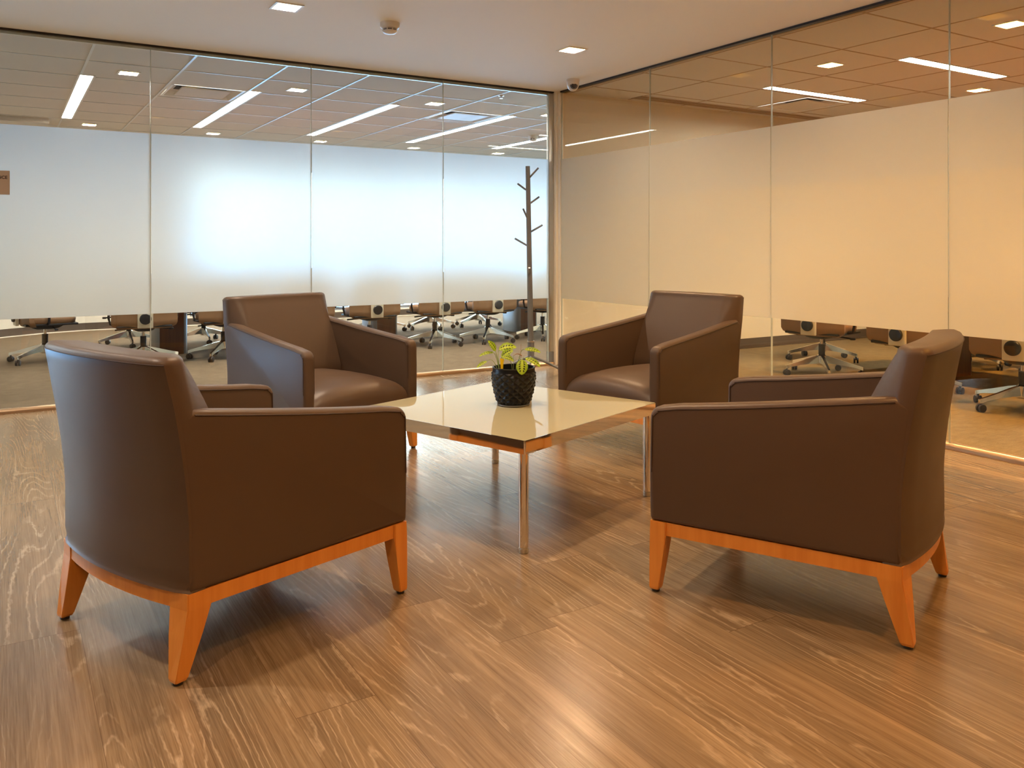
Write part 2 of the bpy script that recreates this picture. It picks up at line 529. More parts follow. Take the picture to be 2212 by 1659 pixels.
def clear_runs(a0, a1, hs):
    runs, cur = [], a0
    for h0, h1 in sorted(hs):
        if h0 > cur: runs.append((cur, min(h0, a1)))
        cur = max(cur, h1)
    if cur < a1: runs.append((cur, a1))
    return runs


bm = new_bm()
for gx in GX:
    hs = [(h[2] - .02, h[3] + .02) for h in holes if h[0] - .012 < gx < h[1] + .012]
    for a, b in clear_runs(.0, 6.03, hs): box(bm, gx - .0095, gx + .0095, a, b, CEIL - .005, CEIL + .001)
for gy in GY:
    hs = [(h[0] - .02, h[1] + .02) for h in holes if h[2] - .012 < gy < h[3] + .012]
    for a, b in clear_runs(-6.0, 5.5, hs): box(bm, a, b, gy - .0065, gy + .0065, CEIL - .004, CEIL + .001)
structure('trim_1', bm, M['tbar'], 'white tee bar grid of the left room ceiling')

# back wall of the left room: solid at the left (with a curve), windows from x = -2.2 on
WX0, WX1, WZ0, WZ1, WY = -2.3, 5.4, .13, 2.34, 6.03
bm = new_bm()
curve = [(-6.2, .05), (-6.15, 2.0), (-5.85, 3.6), (-5.40, 4.75), (-4.98, 5.25), (-4.55, 5.62), (-4.1, 5.90), (-3.65, 6.03), (WX0, 6.03)]
out = [(x, y + .15) for x, y in curve]
prism(bm, curve + out[::-1], 0, CEIL)
structure('wall_back_left_room', bm, M['wall_white'], 'white curved wall at the left end of the conference room')
bm = new_bm()
box(bm, WX0, WX1, WY, WY + .15, 0, WZ0); box(bm, WX0, WX1, WY, WY + .15, WZ1, CEIL); box(bm, WX1, 5.6, WY, WY + .15, 0, CEIL)
structure('wall_window_side', bm, M['wall_white'], 'white wall around the windows of the left room')
bm = new_bm(); prism(bm, curve + [(5.5, 6.03)] + [(5.5, 6.015)] + [(x, y - .018) for x, y in curve[::-1]], 0, .105)
structure('baseboard_left_room', bm, M['base'], 'grey brown baseboard of the left room')
bm = new_bm(); prism(bm, [(x, y - .019) for x, y in curve] + [(5.5, 6.012)] + [(5.5, 5.995)] + [(x, y - .036) for x, y in curve[::-1]], 0, .012)
structure('trim_2', bm, M['post'], 'thin pale floor strip along the baseboard of the left room')
bm = new_bm(); box(bm, 5.5, 5.6, .06, 6.18, 0, CEIL)
structure('wall_right_left_room', bm, M['wall_white'], 'white end wall of the left room')
# windows
nw = 5; ww = (WX1 - WX0) / nw
for i in range(nw):
    a = WX0 + i * ww; b = a + ww
    root = tag(empty('window_%d' % (i + 1), (a, WY + .05, WZ0)), 'tall daylight window number %d of the left conference room' % (i + 1), None, None, 'structure')
    bm = new_bm()
    for q in ((0, .03, 0, WZ1 - WZ0), (ww - .03, ww, 0, WZ1 - WZ0)): box(bm, q[0], q[1], 0, .05, q[2], q[3])
    box(bm, .03, ww - .03, 0, .05, 0, .04); box(bm, .03, ww - .03, 0, .05, WZ1 - WZ0 - .04, WZ1 - WZ0)
    link_mesh('window_frame', bm, M['win_frame'], root)
    bm = new_bm(); box(bm, .03, ww - .03, .02, .028, .04, WZ1 - WZ0 - .04)
    link_mesh('window_glass', bm, M['glass'], root)
# soffit at the far left of the left room
bm = new_bm(); box(bm, -5.6, -4.14, 4.44, 5.2, CEIL - .06, CEIL - .001)
structure('trim_3', bm, M['tile'], 'lowered soffit at the left end of the left room ceiling')

# right conference room
bm = new_bm(); box(bm, .02, 5.3, -8, 0, -.1, 0)
structure('floor_right_room', bm, M['carpet_dark'], 'brown carpet in the right conference room')
holesR = hl(DL_RIGHT) + [(a, b, y - LHW, y + LHW) for y, a, b in LIN_RIGHT] + [VENT_R, SLOT_R]
bm = new_bm(); holed(bm, .03, 5.3, -8, -.0, CEIL, CEIL + .12, holesR)
structure('ceiling_right_room', bm, M['tile'], 'tiled ceiling of the right conference room in warm light')
bm = new_bm()
for gx in [.125 + .7175 * k for k in range(0, 8)]:
    hs = [(h[2] - .01, h[3] + .01) for h in holesR if h[0] - .012 < gx < h[1] + .012]
    for a, b in clear_runs(-8, -.06, hs): box(bm, gx - .006, gx + .006, a, b, CEIL - .003, CEIL + .001)
for gy in [-1.155 - .721 * k for k in range(0, 9)] + [-.43]:
    hs = [(h[0] - .01, h[1] + .01) for h in holesR if h[2] - .012 < gy < h[3] + .012]
    for a, b in clear_runs(.05, 5.3, hs): box(bm, a, b, gy - .006, gy + .006, CEIL - .003, CEIL + .001)
structure('trim_4', bm, M['tbar_tan'], 'thin tee bar grid of the right room ceiling')
bm = new_bm(); box(bm, .03, 5.5, -.05, .06, 0, CEIL)
structure('wall_between_rooms', bm, M['wall'], 'cream wall dividing the two conference rooms')
bm = new_bm(); box(bm, 5.2, 5.3, -8, -.05, 0, CEIL)
structure('wall_far_right_room', bm, M['wall'], 'cream far wall of the right room')
bm = new_bm(); box(bm, .05, 5.2, -8.1, -8, 0, CEIL)
structure('wall_end_right_room', bm, M['wall'], 'cream end wall of the right room')
bm = new_bm(); box(bm, .06, 5.2, -.066, -.05, 0, .11); box(bm, 5.184, 5.2, -8, -.066, 0, .11)
structure('baseboard_right_room', bm, M['base'], 'dark baseboard of the right room')
bm = new_bm(); box(bm, .06, 5.18, -.082, -.067, 0, .014)
structure('trim_5', bm, M['base'], 'thin floor strip along the dark baseboard of the right room')

# corner post
root = tag(empty('trim_6', (0, 0, 0)), 'cream corner post where both glass walls meet', None, None, 'structure')
bm = new_bm(); box(bm, -.045, .03, -.05, .06, .10, CEIL, .004)
link_mesh('post', bm, M['post'], root)
bm = new_bm(); box(bm, -.045, .03, -.052, .06, 0, .10, .003)
link_mesh('post_base', bm, M['post'], root)
bm = new_bm(); box(bm, -.10, -.047, -.015, .03, .13, CEIL - .02, .003)
link_mesh('jamb', bm, M['alu'], root)
bm = new_bm(); box(bm, -.10, -.047, -.018, .033, .01, .13, .003)
link_mesh('jamb_shoe', bm, M['gunmetal'], root)
bm = new_bm(); box(bm, -.02, .02, -.085, -.052, .03, CEIL - .02, .003)
link_mesh('jamb', bm, M['post'], root)

# ---------------------------------------------------------------- glass walls
T = .012


def glass_wall(axis, marks, label):
    for i, (a, b) in enumerate(zip(marks, marks[1:])):
        lo, hi = min(a, b) + .002, max(a, b) - .002
        n = 'window_%d' % (nw + 1 + glass_wall.n); glass_wall.n += 1
        root = tag(empty(n, ((lo + hi) / 2, 0, 0) if axis == 'x' else (0, (lo + hi) / 2, 0)), label[i], None, None, 'structure')
        h = (hi - lo) / 2
        def bx(u0, u1, v0, v1, z0, z1, bm):
            if axis == 'x': box(bm, u0, u1, v0, v1, z0, z1)
            else: box(bm, v0, v1, u0, u1, z0, z1)
        bm = new_bm(); bx(-h, h, -T / 2, T / 2, .035, CEIL - .012, bm)
        link_mesh('glass_pane', bm, M['glass'], root)
        bm = new_bm(); bx(-h + .001, h - .001, -T / 2 - .0035, -T / 2 - .0015, FZ0, FZ1, bm)
        link_mesh('frosted_film', bm, M['film'], root)
        # polished edge towards the next pane
        bm = new_bm(); bx(h - .0005, h + .0035, -T / 2 - .001, T / 2 + .001, .035, CEIL - .012, bm)
        link_mesh('joint', bm, M['edge'], root)


glass_wall.n = 0
glass_wall('x', [-.10, -1.233, -2.438, -3.656, -4.87, -6.08, -7.3], [
    'frosted glass panel of the left wall beside the corner post, behind the coat stand',
    'frosted glass panel of the left wall, second from the corner post',
    'frosted glass panel of the left wall, third from the corner post',
    'frosted glass panel of the left wall carrying the conference room sign at its left edge',
    'frosted glass panel outside the left edge of the picture',
    'last glass panel of the left wall'])
glass_wall('y', [-.087, -1.372, -2.662, -3.947, -5.23, -6.52, -7.8], [
    'frosted glass panel of the right wall beside the corner post',
    'frosted glass panel of the right wall, second from the corner post',
    'frosted glass panel of the right wall, third from the corner post',
    'frosted glass panel of the right wall at the right edge of the picture',
    'glass panel of the right wall beyond the picture',
    'last glass panel of the right wall'])

bm = new_bm(); box(bm, -9, -.047, -.02, .02, CEIL - .011, CEIL - .0005)
structure('trim_7', bm, M['black_track'], 'black shadow gap above the left glass wall')
bm = new_bm(); box(bm, -9, -.047, .008, .03, CEIL - .034, CEIL - .012); box(bm, -9, -.047, .045, .10, CEIL - .010, CEIL - .001)
structure('trim_8', bm, M['alu'], 'pale aluminium head track of the left glass wall')
bm = new_bm(); box(bm, -.02, .02, -8, -.087, CEIL - .016, CEIL - .0005)
structure('trim_9', bm, M['black_track'], 'black shadow gap above the right glass wall')
bm = new_bm(); box(bm, .022, .05, -8, -.087, CEIL - .018, CEIL - .001)
structure('trim_10', bm, M['tbar_tan'], 'tan head track of the right glass wall')


def bottom_track(bm, axis, a, b):
    prof = [(-.028, 0), (-.028, .016), (-.024, .026), (-.015, .032), (-.008, .034), (.02, .034), (.02, 0)]
    if axis == 'x': loft(bm, [[(a, p, z) for p, z in prof], [(b, p, z) for p, z in prof]])
    else: loft(bm, [[(p, a, z) for p, z in prof], [(p, b, z) for p, z in prof]])


bm = new_bm(); bottom_track(bm, 'x', -9, -.047)
structure('trim_11', bm, M['bronze'], 'champagne bronze floor track of the left glass wall', smooth=True)
bm = new_bm(); bottom_track(bm, 'y', -8, -.087)
structure('trim_12', bm, M['bronze'], 'champagne bronze floor track of the right glass wall', smooth=True)
bm = new_bm(); box(bm, -9, -7.31, 0, .06, 0, CEIL)
structure('wall_left_stub', bm, M['wall'], 'cream wall at the left end of the glass')
bm = new_bm(); box(bm, 0, .06, -11, -7.81, 0, CEIL)
structure('wall_right_stub', bm, M['wall'], 'cream wall at the end of the right glass')


# ---------------------------------------------------------------- ceiling lights
def downlight(x, y, label, group, color, power, lampmat):
    root = tag(empty('downlight', (x, y, CEIL)), label, 'ceiling light', group)
    bm = new_bm(); s_ = HS
    for q in ((-s_ - .012, s_ + .012, -s_ - .012, -s_ + .003), (-s_ - .012, s_ + .012, s_ - .003, s_ + .012), (-s_ - .012, -s_ + .003, -s_ + .003, s_ - .003), (s_ - .003, s_ + .012, -s_ + .003, s_ - .003)):
        box(bm, q[0], q[1], q[2], q[3], -.006, .001)
    link_mesh('trim_ring', bm, M['white_plastic'], root)
    bm = new_bm()
    o_ = [(-s_ + .002, -s_ + .002), (s_ - .002, -s_ + .002), (s_ - .002, s_ - .002), (-s_ + .002, s_ - .002)]
    R = loft(bm, [[(a, b, .001) for a, b in o_], [(a * .74, b * .74, .055) for a, b in o_]], cap=False)
    link_mesh('reflector', bm, M['reflector'], root)
    bm = new_bm(); box(bm, -s_ * .76, s_ * .76, -s_ * .76, s_ * .76, .056, .066)
    link_mesh('lamp_housing', bm, M['white_plastic'], root)
    ld = bpy.data.lights.new('lamp', 'AREA'); ld.shape = 'SQUARE'; ld.size = s_ * 1.35
    ld.color = color; ld.energy = power
    lo = bpy.data.objects.new('lamp', ld); C.objects.link(lo); lo.parent = root; lo.location = (0, 0, .052)
    return root


ROWN = ['row beside the left glass', 'row above the coffee table', 'row above the near armchairs', 'row behind the viewer']
COLN = ['near the right glass', 'middle column', 'left column']
lab = {(-.90, -1.52): 'square recessed downlight in the beige ceiling, near the security camera',
       (-3.08, -1.52): 'square recessed downlight at the top edge of the beige ceiling, left of the smoke detector'}
OFFDL = {(x, y): ROWN[j] + ', ' + COLN[i] for j, y in enumerate((-1.52, -3.70, -5.88, -8.06)) for i, x in enumerate((-.90, -3.08, -5.26))}
for (x, y) in DL_LOUNGE:
    warm = max(0, min(1, (x + 5.26) / 4.36)) * .62 + max(0, min(1, (-y - 1.5) / 4.4)) * .38
    if y < -5: warm = max(warm, .86 if x > -5 else .6)
    colr = tuple(NEUTRAL[i] * (1 - warm) + (DEEP if y < -5 else WARM)[i] * warm for i in range(3))
    downlight(x, y, lab.get((x, y), 'square recessed downlight outside the picture, %s' % OFFDL[x, y]), 'downlights in the lounge ceiling', colr, P_LOUNGE * (.85 if y < -5 else 1), M['lamp_warm'])
nL = ['first', 'second', 'third', 'fourth', 'fifth']
for k, (x, y) in enumerate(DL_LEFT):
    rowl = 'row nearest the glass' if y < 3 else 'back row above frosted band'
    i = k if k < 4 else k - 4
    downlight(x, y, 'left room downlight, %s, %s from left' % (rowl, nL[i]), 'downlights of the left conference room', NEUTRAL, P_LEFT, M['lamp_warm'])
rl = ['square downlight in the orange right room ceiling, left of the linear lights', 'brightest square downlight in the upper right corner, behind glass',
      'square downlight just above the frosted glass, right of the linear lights', 'square downlight of the right room beyond the picture, far side', 'square downlight of the right room beyond the picture, near side']
for (x, y), l_ in zip(DL_RIGHT, rl):
    downlight(x, y, l_, 'downlights of the right conference room', DEEP if y < -3 else WARM, P_RIGHT, M['lamp_warm'])


def linear(axis, c, a, b, label, group, mat):
    mid = (a + b) / 2
    root = tag(empty('linear_light', (c, mid, CEIL) if axis == 'y' else (mid, c, CEIL)), label, 'ceiling light', group)
    h = (b - a) / 2
    def bx(bm, u0, u1, v0, v1, z0, z1):
        if axis == 'y': box(bm, v0, v1, u0, u1, z0, z1)
        else: box(bm, u0, u1, v0, v1, z0, z1)
    bm = new_bm(); w = LHW
    bx(bm, -h - .008, h + .008, -w - .012, -w + .004, -.006, .02); bx(bm, -h - .008, h + .008, w - .004, w + .012, -.006, .02)
    bx(bm, -h - .008, -h + .006, -w + .004, w - .004, -.006, .02); bx(bm, h - .006, h + .008, -w + .004, w - .004, -.006, .02)
    link_mesh('frame', bm, M['white_plastic'], root)
    bm = new_bm(); bx(bm, -h + .006, h - .006, -w + .004, w - .004, .003, .018)
    link_mesh('diffuser', bm, mat, root)
    return root


for i, (x, a, b) in enumerate(LIN_LEFT):
    linear('y', x, a, b, ['leftmost long white linear light in the left room ceiling', 'long white linear light in the left room, second from the left', 'long white linear light in the left room, third from the left',
                          'long linear light beside the daylit square air vent, fourth from the left', 'rightmost linear light of the left room, cut off by the corner post'][i], 'linear lights of the left conference room', M['dif_left'])
for i, (y, a, b) in enumerate(LIN_RIGHT):
    linear('x', y, a, b, ['white linear light in the right room nearer the corner post', 'white linear light in the right room nearer the right edge of the picture', 'linear light of the right room beyond the picture',
                          'farthest linear light of the right room beyond the picture'][i], 'linear lights of the right conference room', M['dif_right'])


def cassette(x0, x1, y0, y1, label, plate=M['tile']):
    root = tag(empty('air_vent', ((x0 + x1) / 2, (y0 + y1) / 2, CEIL)), label, 'air vent', 'square ceiling air vents')
    h, k = (x1 - x0) / 2, (y1 - y0) / 2
    bm = new_bm()
    o_ = [(-h, -k), (h, -k), (h, k), (-h, k)]
    loft(bm, [[(a, b, -.003) for a, b in o_], [(a * .93, b * .93, -.003) for a, b in o_], [(a * .80, b * .80, .05) for a, b in o_], [(a * .7, b * .7, .055) for a, b in o_]], cap=False)
    link_mesh('frame', bm, M['white_plastic'], root)
    bm = new_bm(); box(bm, -h * .9, h * .9, -k * .9, k * .9, .056, .07)
    link_mesh('duct', bm, M['dark_gap'], root)
    bm = new_bm(); box(bm, -h * .68, h * .68, -k * .68, k * .68, -.006, .006, .003)
    link_mesh('face_plate', bm, plate, root)


cassette(*VENT_L[0], 'square air vent with a flat face plate beside the second linear light')
cassette(*VENT_L[1], 'square air vent whose plate catches daylight, beside the fourth linear light', M['white_plastic'])
cassette(*VENT_R, 'grey square air vent in the orange right room ceiling')
x0, x1, y0, y1 = SLOT_R
root = tag(empty('slot_diffuser', ((x0 + x1) / 2, (y0 + y1) / 2, CEIL)), 'long dark linear slot diffuser in the right room ceiling beside the cream wall', 'air vent')
h, k = (x1 - x0) / 2, (y1 - y0) / 2
bm = new_bm(); box(bm, -h, h, -k, k, .05, .06); link_mesh('duct', bm, M['dark_gap'], root)
bm = new_bm()
for v in (-k + .006, -.012, .028, k - .006): box(bm, -h, h, v - .011, v + .011, -.004, .02)
box(bm, -h, -h + .014, -k, k, -.004, .02)
link_mesh('slat', bm, M['tbar_tan'], root)


# smoke detectors
def detector(x, y, label, s_=1.0):
    root = tag(empty('smoke_detector', (x, y, CEIL)), label, 'smoke detector')
    bm = new_bm(); lathe(bm, [(0, 0), (.066 * s_, 0), (.066 * s_, -.026), (.061 * s_, -.034), (.052 * s_, -.040), (0, -.040)], 40)
    link_mesh('base', bm, M['white_plastic'], root, True)
    bm = new_bm(); lathe(bm, [(0, -.040), (.046 * s_, -.040), (.046 * s_, -.053), (0, -.053)], 40)
    link_mesh('vent_ring', bm, M['dark_plastic'], root, True)
    bm = new_bm()
    lathe(bm, [(.050 * s_, -.0445), (.053 * s_, -.0445), (.053 * s_, -.047), (.050 * s_, -.047)], 40)
    lathe(bm, [(0, -.052), (.050 * s_, -.052), (.049 * s_, -.058), (.040 * s_, -.068), (.020 * s_, -.074), (0, -.075)], 40)
    for i in range(8):
        a = i * PI / 4
        box(bm, .046 * math.cos(a) - .003, .046 * math.cos(a) + .003, .046 * math.sin(a) - .003, .046 * math.sin(a) + .003, -.053, -.04)
    link_mesh('cap', bm, M['white_plastic'], root, True)


detector(-2.38, -1.50, 'round white smoke detector on the beige lounge ceiling')
detector(1.53, 2.80, 'round smoke detector on the left room ceiling near the corner post')

# security camera at the ceiling by the corner post
dx, dy = -.235, -.60
root = tag(empty('dome_camera', (dx, dy, CEIL), -A + .12), 'white dome security camera with a dark lens hanging above the corner post', 'security camera')
bm = new_bm(); lathe(bm, [(0, 0), (.058, 0), (.060, -.012), (.057, -.022), (0, -.022)], 36)
link_mesh('mount', bm, M['white_plastic'], root, True)
bm = new_bm(); lathe(bm, [(0, -.022), (.056, -.022), (.056, -.045), (.052, -.062), (.042, -.084), (.026, -.100), (0, -.106)], 36)
link_mesh('shell', bm, M['white_plastic'], root, True)
bm = new_bm(); lathe(bm, [(0, -.006), (.026, -.006), (.034, -.002), (.036, .004), (.034, .010), (.031, .012), (0, .012)], 32)
bmesh.ops.rotate(bm, verts=bm.verts, matrix=Matrix.Rotation(math.radians(72), 3, 'X'))
bmesh.ops.translate(bm, verts=bm.verts, vec=(0, -.036, -.064))
ey = link_mesh('eyeball', bm, M['gunmetal'], root, True)
bm = new_bm(); lathe(bm, [(0, .010), (.024, .010), (.024, .016), (.018, .019), (0, .021)], 32)
bmesh.ops.rotate(bm, verts=bm.verts, matrix=Matrix.Rotation(math.radians(72), 3, 'X'))
bmesh.ops.translate(bm, verts=bm.verts, vec=(0, -.038, -.064))
link_mesh('lens', bm, M['lens'], ey, True)

# sprinkler head in the left room
root = tag(empty('sprinkler', (-.38, .42, CEIL)), 'tiny chrome sprinkler head on the left room ceiling bar', 'sprinkler')
bm = new_bm(); lathe(bm, [(0, 0), (.03, 0), (.028, -.006), (.010, -.010), (.008, -.024), (.016, -.026), (.016, -.030), (0, -.030)], 20)
link_mesh('head', bm, M['chrome'], root, True)
root = tag(empty('sprinkler', (2.98, -3.25, CEIL)), 'small red bulb sprinkler head in the right room ceiling above the frosted glass', 'sprinkler')
bm = new_bm(); lathe(bm, [(0, 0), (.035, 0), (.030, -.006), (.010, -.010), (.008, -.028), (.018, -.030), (.018, -.034), (0, -.034)], 20)
link_mesh('head', bm, M['bronze'], root, True)

# conference room sign on the left glass
root = tag(empty('door_sign', (-4.657, -.014, 1.585)), 'small brown sign with dark lettering on the glass at the left edge of the picture', 'sign')
bm = new_bm(); box(bm, -.105, .105, -.004, .004, -.082, .082, .0015)
link_mesh('sign_plate', bm, M['sign'], root)
for txt, zz, xx in (('CONFERENCE', .026, 0), ('ROOM', -.002, 0)):
    cu = bpy.data.curves.new('lettering', 'FONT'); cu.body = txt; cu.size = .0285; cu.align_x = 'CENTER'; cu.extrude = .0006
    cu.offset = .0009
    tmp = bpy.data.objects.new('lettering_curve', cu); C.objects.link(tmp)
    bpy.context.view_layer.update()
    me_ = bpy.data.meshes.new_from_object(tmp.evaluated_get(bpy.context.evaluated_depsgraph_get()))
    bpy.data.objects.remove(tmp)
    me_.materials.clear(); me_.materials.append(M['sign_text'])
    o = bpy.data.objects.new('lettering', me_); C.objects.link(o); o.parent = root
    o.location = (xx, -.0048, zz); o.rotation_euler = (PI / 2, 0, 0)


# ---------------------------------------------------------------- lounge armchair
WF, WR, D, ZB, ZAF, ZAR, ZT, LEAN = .778, .702, .772, .238, .622, .722, .862, .070
ARM_T = .066


def hw(y): return (WR + (WF - WR) * (y + D / 2) / D) / 2
def lean(z): return 0 if z < .40 else LEAN * ((z - .40) / (ZT - .40)) ** 1.5


def arm_profile():
    "side outline (y, z) of an arm, front corner rounded"
    top = lambda y: ZAF + (ZAR - ZAF) * max(0, min(1.1, (D / 2 - y) / D)) ** 1.2
    P = []
    fy = D / 2
    P += [(fy - .006, ZB), (fy, ZB + .012), (fy + .003, .40), (fy, top(fy) - .055)]
    r = .042
    for i in range(0, 7):
        a = i / 6 * PI / 2
        P.append((fy - r + r * math.cos(a), top(fy) - r + r * math.sin(a) - .002))
    for i in range(1, 13):
        y = fy - r - (D - r - .02) * i / 12
        P.append((y, top(y)))
    yb = -D / 2 + .006
    for z in (ZAR - .03, .62, .52, .42, .30, ZB):
        P.append((yb - lean(z), z))
    return P


def armchair():
    root = empty('lounge_armchair')
    lt = M['leather']
    # arms
    P = arm_profile()
    for s_ in (1, -1):
        bm = new_bm()
        # outer and inner faces built as an inset shell so that the rims are rounded
        cyy = sum(p[0] for p in P) / len(P); czz = sum(p[1] for p in P) / len(P)
        def ring(d, xo):
            # offset the outline inwards by d, placed at lateral offset xo from the outer face
            n = len(P); R = []
            for i in range(n):
                p0, p1, p2 = Vector(P[i - 1]), Vector(P[i]), Vector(P[(i + 1) % n])
                a = (p1 - p0).normalized(); b = (p2 - p1).normalized()
                nrm = Vector((-(a + b).y, (a + b).x)).normalized()
                c_ = max(.5, nrm.dot(Vector((-a.y, a.x))))
                q = p1 + nrm * d / c_
                R.append((s_ * (hw(p1.x) - xo), q.x, q.y))
            return R
        r = .017
        rings = []
        for k in range(0, 5):
            a = k / 4 * PI / 2
            rings.append(ring(r * (1 - math.sin(a)), r * (1 - math.cos(a))))
        rings += [ring(0, ARM_T - r)] if False else []
        for k in range(0, 5):
            a = k / 4 * PI / 2
            rings.append(ring(r * (1 - math.cos(a)), ARM_T - r + r * math.sin(a)))
        loft(bm, rings)
        arm = link_mesh('arm', bm, lt, root, True, ang=50)
        # stitched seams running round the rim, outer and inner
        for xo in (.0125, ARM_T - .0125):
            bm = new_bm()
            pts = []
            for (y, z) in P[2:-6]:
                pts.append((s_ * (hw(y) - xo + (.0125 if xo < .03 else -.0125) + (.0003 if xo < .03 else -.0003)), y - .012 if y > D / 2 - .03 else y, z - .014 if y < D / 2 - .005 else z))
            tube(bm, pts, .0019, 6)
            link_mesh('seam', bm, M['seam'], arm, True)
    # back: lofted slab with bowed rear, leaning outwards at the top
    bm = new_bm()
    NZ = 22

    def section(z, shrink=0.0):
        t = (z - ZB) / (ZT - ZB)
        w = WR / 2 - .002 - .010 * max(0, (z - ZAR) / (ZT - ZAR)) - shrink
        L_ = lean(z)
        bow = .046 - .012 * t
        tf = .085 + (.21 - .085) * min(1, max(0, (ZT - z) / (ZT - .43))) ** .9
        ts = .052 if z > .70 else .052
        y0 = -D / 2 - L_
        ring = []
        NX = 16
        rc = .010
        for i in range(NX + 1):                      # rear, from +x to -x
            x = w * (1 - 2 * i / NX)
            xr = max(-w + .001, min(w - .001, x))
            e_ = 0 if abs(x) < w * .999 else rc
            ring.append((xr, y0 - bow * (1 - (x / w) ** 2) + shrink + e_ * .6, z))
        ring.append((-w, y0 + .022, z)); ring.append((-w, y0 + ts - shrink, z)); ring.append((-w + .012, y0 + ts + .014 - shrink, z))
        wi = w - .058
        for i in range(NX + 1):                      # front, from -x to +x
            x = -wi + 2 * wi * i / NX
            ring.append((x, y0 + tf - shrink - .012 * (1 - (x / wi) ** 2), z))
        ring.append((w - .012, y0 + ts + .014 - shrink, z)); ring.append((w, y0 + ts - shrink, z)); ring.append((w, y0 + .022, z))
        return ring
    rings = []
    for k in range(4):
        a = k / 3 * PI / 2; rings.append([(x, y, ZB + .010 * (1 - math.sin(a))) for x, y, z in section(ZB, .004 * (1 - math.sin(a)))])
    rings = rings[:1] + rings[1:]
    rings.sort(key=lambda r_: r_[0][2])
    for i in range(1, NZ):
        rings.append(section(ZB + .012 + (ZT - .022 - ZB - .012) * i / NZ))
    for k in range(0, 6):
        a = k / 5 * PI / 2
        rings.append([(x, y, ZT - .022 + .022 * math.sin(a)) for x, y, z in section(ZT - .022, .022 * (1 - math.cos(a)) * .95)])
    loft(bm, rings)
    back = link_mesh('backrest', bm, lt, root, True, ang=60)
    bm = new_bm()                                     # seam along the top rear rim
    sec = section(ZT - .022)
    tube(bm, [(x, y - .0008, ZT - .019) for x, y, z in sec[0:17]], .0016, 6)
    link_mesh('seam', bm, M['seam'], back, True)
    # seat
    bm = new_bm()
    rings = []
    NX = 20
    for i in range(NX + 1):
        u = -1 + 2 * i / NX
        e_ = abs(u) ** 6
        ring = []
        yf = D / 2 - .008 + .016 * (1 - u * u)
        fz = ZB + .004
        zt = .405 + .026 * (1 - u * u) - .030 * e_
        xi = lambda y: (hw(y) - ARM_T + .002)
        pr_ = [(-.22, ZB + .03), (-.22, zt), (-.12, zt + .003), (.0, zt + .004), (.12, zt + .001), (.22, zt - .006), (yf - .075, zt - .016), (yf - .045, zt - .026), (yf - .020, zt - .044), (yf - .006, zt - .066), (yf, zt - .095), (yf - .001, fz + .03), (yf - .012, fz)]
        for (y, z) in pr_:
            ring.append((u * xi(min(y, D / 2)), y, z))
        rings.append(ring)
    loft(bm, rings)
    link_mesh('seat', bm, lt, root, True, ang=60)
    # wooden base rail
    bm = new_bm()
    def outline(d):
        d = d + .004; o_ = [(hw(D / 2) - d, D / 2 - d)]
        o_ += [(-hw(D / 2) + d, D / 2 - d)]
        n = 16
        w = WR / 2 - d
        for i in range(n + 1):
            x = -w + 2 * w * i / n
            o_.append((x, -D / 2 + d - .042 * (1 - (x / w) ** 2)))
        return o_
    zo, zi = ZB - .044, ZB - .001
    oo, ii = outline(.003), outline(.036)
    loft(bm, [[(x, y, zo) for x, y in ii], [(x, y, zo) for x, y in oo], [(x, y, zi) for x, y in oo], [(x, y, zi) for x, y in ii], [(x, y, zo) for x, y in ii]], cap=False)
    bmesh.ops.remove_doubles(bm, verts=bm.verts, dist=1e-5)
    link_mesh('base_rail', bm, M['orange_wood'], root, True, ang=30)
    # legs
    for sx in (1, -1):
        for rear in (False, True):
            bm = new_bm()
            if rear:
                tx, ty, tw = hw(-D / 2) - .002, -D / 2 + .002, .070
                bx_, by_, bw = .336, -.412, .036
                top = [(tx, ty), (tx - tw, ty - .012), (tx - tw, ty + tw), (tx, ty + tw)]
                low = [(bx_, by_), (bx_ - bw, by_), (bx_ - bw, by_ + bw), (bx_, by_ + bw)]
            else:
                tx, ty, tw = hw(D / 2) - .002, D / 2 - .002, .056
                bx_, by_, bw = .386, .388, .034
                top = [(tx, ty), (tx - tw, ty), (tx - tw, ty - tw), (tx, ty - tw)]
                low = [(bx_, by_), (bx_ - bw, by_), (bx_ - bw, by_ - bw), (bx_, by_ - bw)]
            def lerp(t): return [(a[0] + (b[0] - a[0]) * t, a[1] + (b[1] - a[1]) * t) for a, b in zip(top, low)]
            zt_, zl = ZB - .0005, .010
            levels = [0, .19, .5, .97, 1]
            rr = []
            for t in levels:
                te = max(0, (t - .19) / .81)
                q = lerp(te)
                if t == 1:
                    cxq = sum(a for a, b in q) / 4; cyq = sum(b for a, b in q) / 4
                    q = [(cxq + (a - cxq) * .9, cyq + (b - cyq) * .9) for a, b in q]
                rr.append([(sx * a, b, zt_ + (zl - zt_) * t) for a, b in q])
            loft(bm, rr)
            bmesh.ops.bevel(bm, geom=[e_ for e_ in bm.edges if abs((e_.verts[0].co - e_.verts[1].co).normalized().z) > .7], offset=.0025, segments=2, affect='EDGES')
            leg = link_mesh('leg', bm, M['orange_wood'], root)
            bm = new_bm()
            lathe(bm, [(0, .011), (.013, .011), (.013, .001), (.011, 0), (0, 0)], 16, sx * (bx_ - bw / 2), by_ + (bw / 2 if rear else -bw / 2))
            link_mesh('glide', bm, M['glide'], leg, True)
    return root


